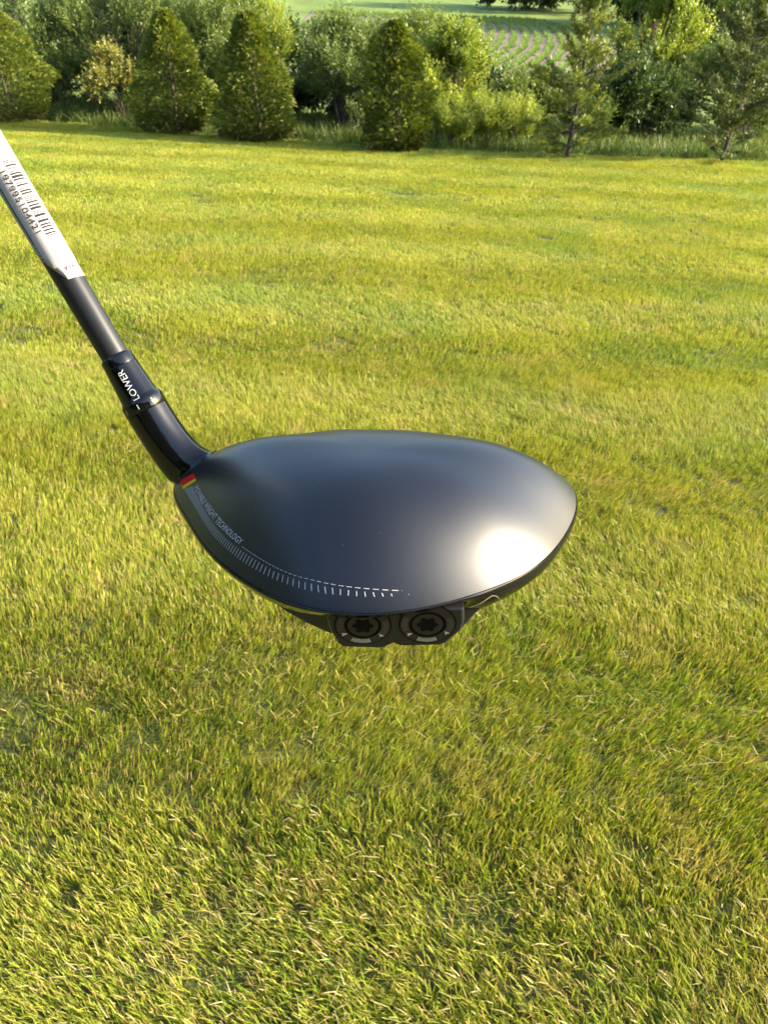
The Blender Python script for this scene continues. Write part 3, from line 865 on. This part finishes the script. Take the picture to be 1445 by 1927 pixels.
def cspline(Pt, n=600):
    s = np.r_[0, np.cumsum(np.linalg.norm(np.diff(Pt, axis=0), axis=1))]
    t = np.linspace(0, s[-1], n); out = np.stack([np.interp(t, s, Pt[:, k]) for k in range(3)], 1)
    pad = 14
    for _ in range(2):
        e = np.concatenate([np.repeat(out[:1], pad, 0) - (out[pad:0:-1] - out[:1]) * 0, out, np.repeat(out[-1:], pad, 0)])
        ker = np.ones(2 * pad + 1) / (2 * pad + 1)
        sm = np.stack([np.convolve(e[:, k], ker, 'valid') for k in range(3)], 1)
        w = np.clip(np.minimum(np.arange(n), n - 1 - np.arange(n)) / (2 * pad), 0, 1)[:, None]
        out = sm * w + out * (1 - w)
    return t, out
def snap(p, lift=.00008):
    h_ = BVH_C.find_nearest(Vector(p)); n = h_[1]
    if n.dot(Vector(EYE_L) - h_[0]) < 0: n = -n
    return np.array(h_[0] + n * lift), np.array(n)
nseg = len(outer)
tt = np.linspace(0, 1, nseg)
def pair(f):        # matching outer and inner point at a share of the way along
    return (np.array([np.interp(f, tt, O3[:, k]) for k in range(3)]), np.array([np.interp(f, tt, I3[:, k]) for k in range(3)]))
mid = (O3 + I3) / 2
cum = np.r_[0, np.cumsum(np.linalg.norm(np.diff(mid, axis=0), axis=1))]
pos, step = 0.0, .00050
ticks = []
while pos < cum[-1]:
    ticks.append(float(np.interp(pos, cum, tt)))
    pos += step * (1 + 3.6 * (pos / cum[-1]) ** 1.15)
marks = empty('crown_print', (0, 0, 0)); marks.parent = club
marks['label'] = 'printed tick scale, words and red and yellow flag on the crown'
for f in ticks:
    a, b = pair(f)
    d = b - a
    along = unit(np.array(pair(min(1, f + .01))[0]) - np.array(pair(max(0, f - .01))[0]))
    w = along * (.00009 + .00002 * f)
    A_, B_ = [], []
    for q in (0, .5, 1):
        c, n = snap(a + d * q)
        A_.append(c - w); B_.append(c + w)
    strip('tick', A_, B_, m_grey, marks)
dash = [(456, 1029), (482, 1046.5), (508, 1062), (533, 1074.5), (559, 1084.5), (611, 1097), (645, 1103), (681, 1107), (720, 1110), (757, 1111.6)]
D3 = np.array([cp(*p) for p in dash]); td, DC = cspline(D3)
pos = 0.0
while pos < td[-1]:
    ln = .00055 + .0011 * pos / td[-1]
    cA, cB = [], []
    for q in np.linspace(pos, min(pos + ln, td[-1]), 3):
        p = np.array([np.interp(q, td, DC[:, k]) for k in range(3)]); c, n = snap(p)
        p2 = np.array([np.interp(min(q + .0003, td[-1] + .0003), td, DC[:, k]) for k in range(3)])
        dr = unit(p2 - p) if np.linalg.norm(p2 - p) > 1e-9 else dr
        sd = unit(np.cross(dr, n)) * .00007
        cA.append(c - sd); cB.append(c + sd)
    strip('dash', cA, cB, m_grey, marks)
    pos += ln * 1.55
c, n = snap(cp(769, 1119.5))
strip('dot', [c + np.array([-.0002, 0, 0]), c + np.array([.0002, 0, 0])], [c + np.array([-.0002, 0, .0003]), c + np.array([.0002, 0, .0003])], m_grey, marks)
tb = np.array([cp(*p) for p in ((366, 919), (378, 942), (391, 963), (408, 986), (428, 1005), (452, 1026))])
tq = np.array([cp(*p) for p in ((373, 912), (385, 934), (399, 954), (416, 976), (436, 996), (459, 1016))])
V, F = text_mesh('MOVABLE WEIGHT TECHNOLOGY')
x0, x1 = V[:, 0].min(), V[:, 0].max()
t6 = np.linspace(0, 1, 6); out = []
for x, y in V:
    f = (x - x0) / (x1 - x0)
    a = np.array([np.interp(f, t6, tb[:, k]) for k in range(3)]); b = np.array([np.interp(f, t6, tq[:, k]) for k in range(3)])
    out.append(snap(a + (b - a) * (y / .7), .0001)[0])
link('lettering', pymesh('lettering', out, F), m_grey, marks)
fl = [np.array(cp(*p)) for p in ((340, 904), (366, 891), (370, 905), (346, 921))]
y0 = 0
for k, (h_, mt) in enumerate(((.165, m_red), (.165, m_red), (.165, m_red), (.155, m_red), (.15, m_yellow), (.15, m_yellow))):
    rows = []
    for t in (y0 + .018, y0 + h_ - .018):
        rows.append([snap((fl[0] * (1 - t) + fl[3] * t) * (1 - q) + (fl[1] * (1 - t) + fl[2] * t) * q, .00010)[0] for q in np.linspace(0, 1, 6)])
    strip('red_stripe' if mt is m_red else 'yellow_stripe', rows[0], rows[1], mt, marks)
    y0 += h_ + .01

# ---- weight housing under the rear rim, with two round weights
TL = R(10)
PN = np.array([0, -math.cos(TL), -math.sin(TL)]); PU = np.array([0, -math.sin(TL), math.cos(TL)]); PO = np.array([0, -.031, -.004])
def pp(a, b, out=0.0, PO=PO): return PO + np.array([a, 0, 0]) * .001 + PU * b * .001 + PN * out * .001
def prism(name, poly, levels, mat, parent, bev=0.0, org=PO):
    """poly in the plane of the weights (mm); levels: (outward mm, scale, drop) from front to back."""
    c = np.mean(poly, 0); V, F = [], []
    n = len(poly)
    for o_, k_ in levels:
        for a, b in poly: V.append(pp(c[0] + (a - c[0]) * k_, c[1] + (b - c[1]) * k_, o_, org))
    F.append(tuple(range(n)))
    for i in range(len(levels) - 1):
        for k in range(n):
            k2 = (k + 1) % n
            F.append((i * n + k, i * n + k2, (i + 1) * n + k2, (i + 1) * n + k))
    F.append(tuple(reversed(range((len(levels) - 1) * n, len(levels) * n))))
    bm = bmesh.new(); vs_ = [bm.verts.new(tuple(v)) for v in V]
    for f in F: bm.faces.new([vs_[i] for i in f])
    bmesh.ops.recalc_face_normals(bm, faces=bm.faces)
    if bev: bmesh.ops.bevel(bm, geom=bm.edges[:], offset=bev, segments=2, affect='EDGES', profile=.6, clamp_overlap=True)
    me = bpy.data.meshes.new(name); bm.to_mesh(me); bm.free()
    return link(name, me, mat, parent)
prism('sole_bracket', [(-25, 2.0), (-29.4, .6), (-28.2, -1.0), (-23.2, -7.0), (-18.2, -11.4), (-12.2, -15.5), (-6, -16.5), (19, -15.5), (23.6, -13.8), (26.4, -8.7), (29.0, -4.6), (30.2, -2.5), (26, 2.0)],
      [(0, 1.0), (-22, .72)], m_sole, club, .0005, np.array([0, -.0245, -.004]))
pod = prism('weight_housing', [(-11.7, 1.0), (-11.9, -2.8), (-11.4, -6.8), (-9.4, -12.6), (-8.2, -13.7), (1.6, -14.1), (3.0, -13.6), (5.0, -12.0), (6.8, -13.1), (8.2, -13.25), (17.6, -12.85), (18.9, -12.2), (22.6, -7.2), (23.2, -3.8), (22.8, 1.0)],
            [(0.9, .965), (0.3, 1.0), (-12, .95)], m_pod, club, .0003)
def disc(name, cx_, cy_, r0, r1, out0, out1, mat, parent, n=48, lobes=0):
    V, F = [], []
    for r_, o_ in ((r0, out0), (r1, out1)):
        for k in range(n):
            a = 2 * math.pi * k / n
            m_ = 1 + (.16 * math.cos(lobes * a) if lobes else 0)
            V.append(pp(cx_ + math.cos(a) * r_ * m_, cy_ + math.sin(a) * r_ * m_, o_))
    for k in range(n): F.append((k, (k + 1) % n, n + (k + 1) % n, n + k))
    return link(name, pymesh(name, V, F, True), mat, parent)
for wi, (wx, wy, wr, spin) in enumerate(((-2.75, -5.1, 7.0, -6), (13.75, -4.6, 7.0, 0))):
    w = empty('weight', (0, 0, 0)); w.parent = club
    disc('recess', wx, wy, wr + .35, .0, .96, .96, m_hole, w)
    disc('ring', wx, wy, wr, 4.75, 1.10, 1.10, m_ring, w)
    disc('groove', wx, wy, 4.75, 3.95, 1.06, 1.02, m_hole, w)
    disc('hub', wx, wy, 3.95, .0, 1.14, 1.14, m_hub, w)
    disc('socket', wx, wy, 2.45, .0, 1.18, 1.18, m_hole, w, lobes=6)
    for gi in range(4):                                   # groups of engraved lines at the quarters
        for k in range(10):
            a = R(-90 + 90 * gi + spin + (k - 4.5) * 5.0)
            ca, sa_ = math.cos(a), math.sin(a)
            t = R(.9)
            q = [pp(wx + r_ * math.cos(a + dt), wy + r_ * math.sin(a + dt), 1.15) for r_, dt in ((5.15, -t), (5.15, t), (6.6, t), (6.6, -t))]
            if gi in (0, 1, 3): link('engraved_line', pymesh('engraved_line', q, [(0, 1, 2, 3)]), m_white if gi == 0 else m_dull, w)
    V, F = text_mesh('4')
    V = V - (V.min(0) + V.max(0)) / 2
    for a in (-142 + spin, -33 + spin):
        r_ = 5.85; b = R(a); rot = b + R(90)
        o3 = [pp(wx + r_ * math.cos(b) + 2.3 * (x * math.cos(rot) - y * math.sin(rot)), wy + r_ * math.sin(b) + 2.3 * (x * math.sin(rot) + y * math.cos(rot)), 1.16) for x, y in V]
        link('digit', pymesh('digit', o3, F), m_white, w)

# dust on the crown and a dry grass clipping caught on the rim
for (a, b, r_) in ((545, 829, 1.6), (716, 1003, 1.2), (645, 1026, 1.2), (820, 930, .8), (600, 905, .8), (905, 975, .7), (480, 960, .8)):
    c, n = snap(cp(a, b)); e1 = unit(np.cross(n, [0, 0, 1.])); e2 = np.cross(n, e1); q = r_ * PXM * .5
    link('dust_speck', pymesh('dust_speck', [c + e1 * q, c + e2 * q * .8, c - e1 * q, c - e2 * q * .7, c + n * q * .5], [(0, 1, 4), (1, 2, 4), (2, 3, 4), (3, 0, 4)]), m_white, marks)
pts = [on(a, b, d) for a, b, d in ((884, 1143, .1905), (897, 1139, .1900), (907, 1134, .1895), (918, 1126, .1893), (926, 1121, .1893), (934, 1122, .1893), (940, 1128, .1890))]
V, F = tube([Vector(p) for p in pts], [.00005, .00009, .0001, .0001, .00012, .0001, .00004], 5)
m_straw = simple('straw', (.45, .38, .24), rough=.6)
cl = link('grass_clipping', pymesh('grass_clipping', V, F, True), m_straw)
cl.matrix_world = club.matrix_world.copy(); cl.location = club.location
tag(cl, 'thin pale dry grass clipping caught under the rim of the club head', 'grass clipping')
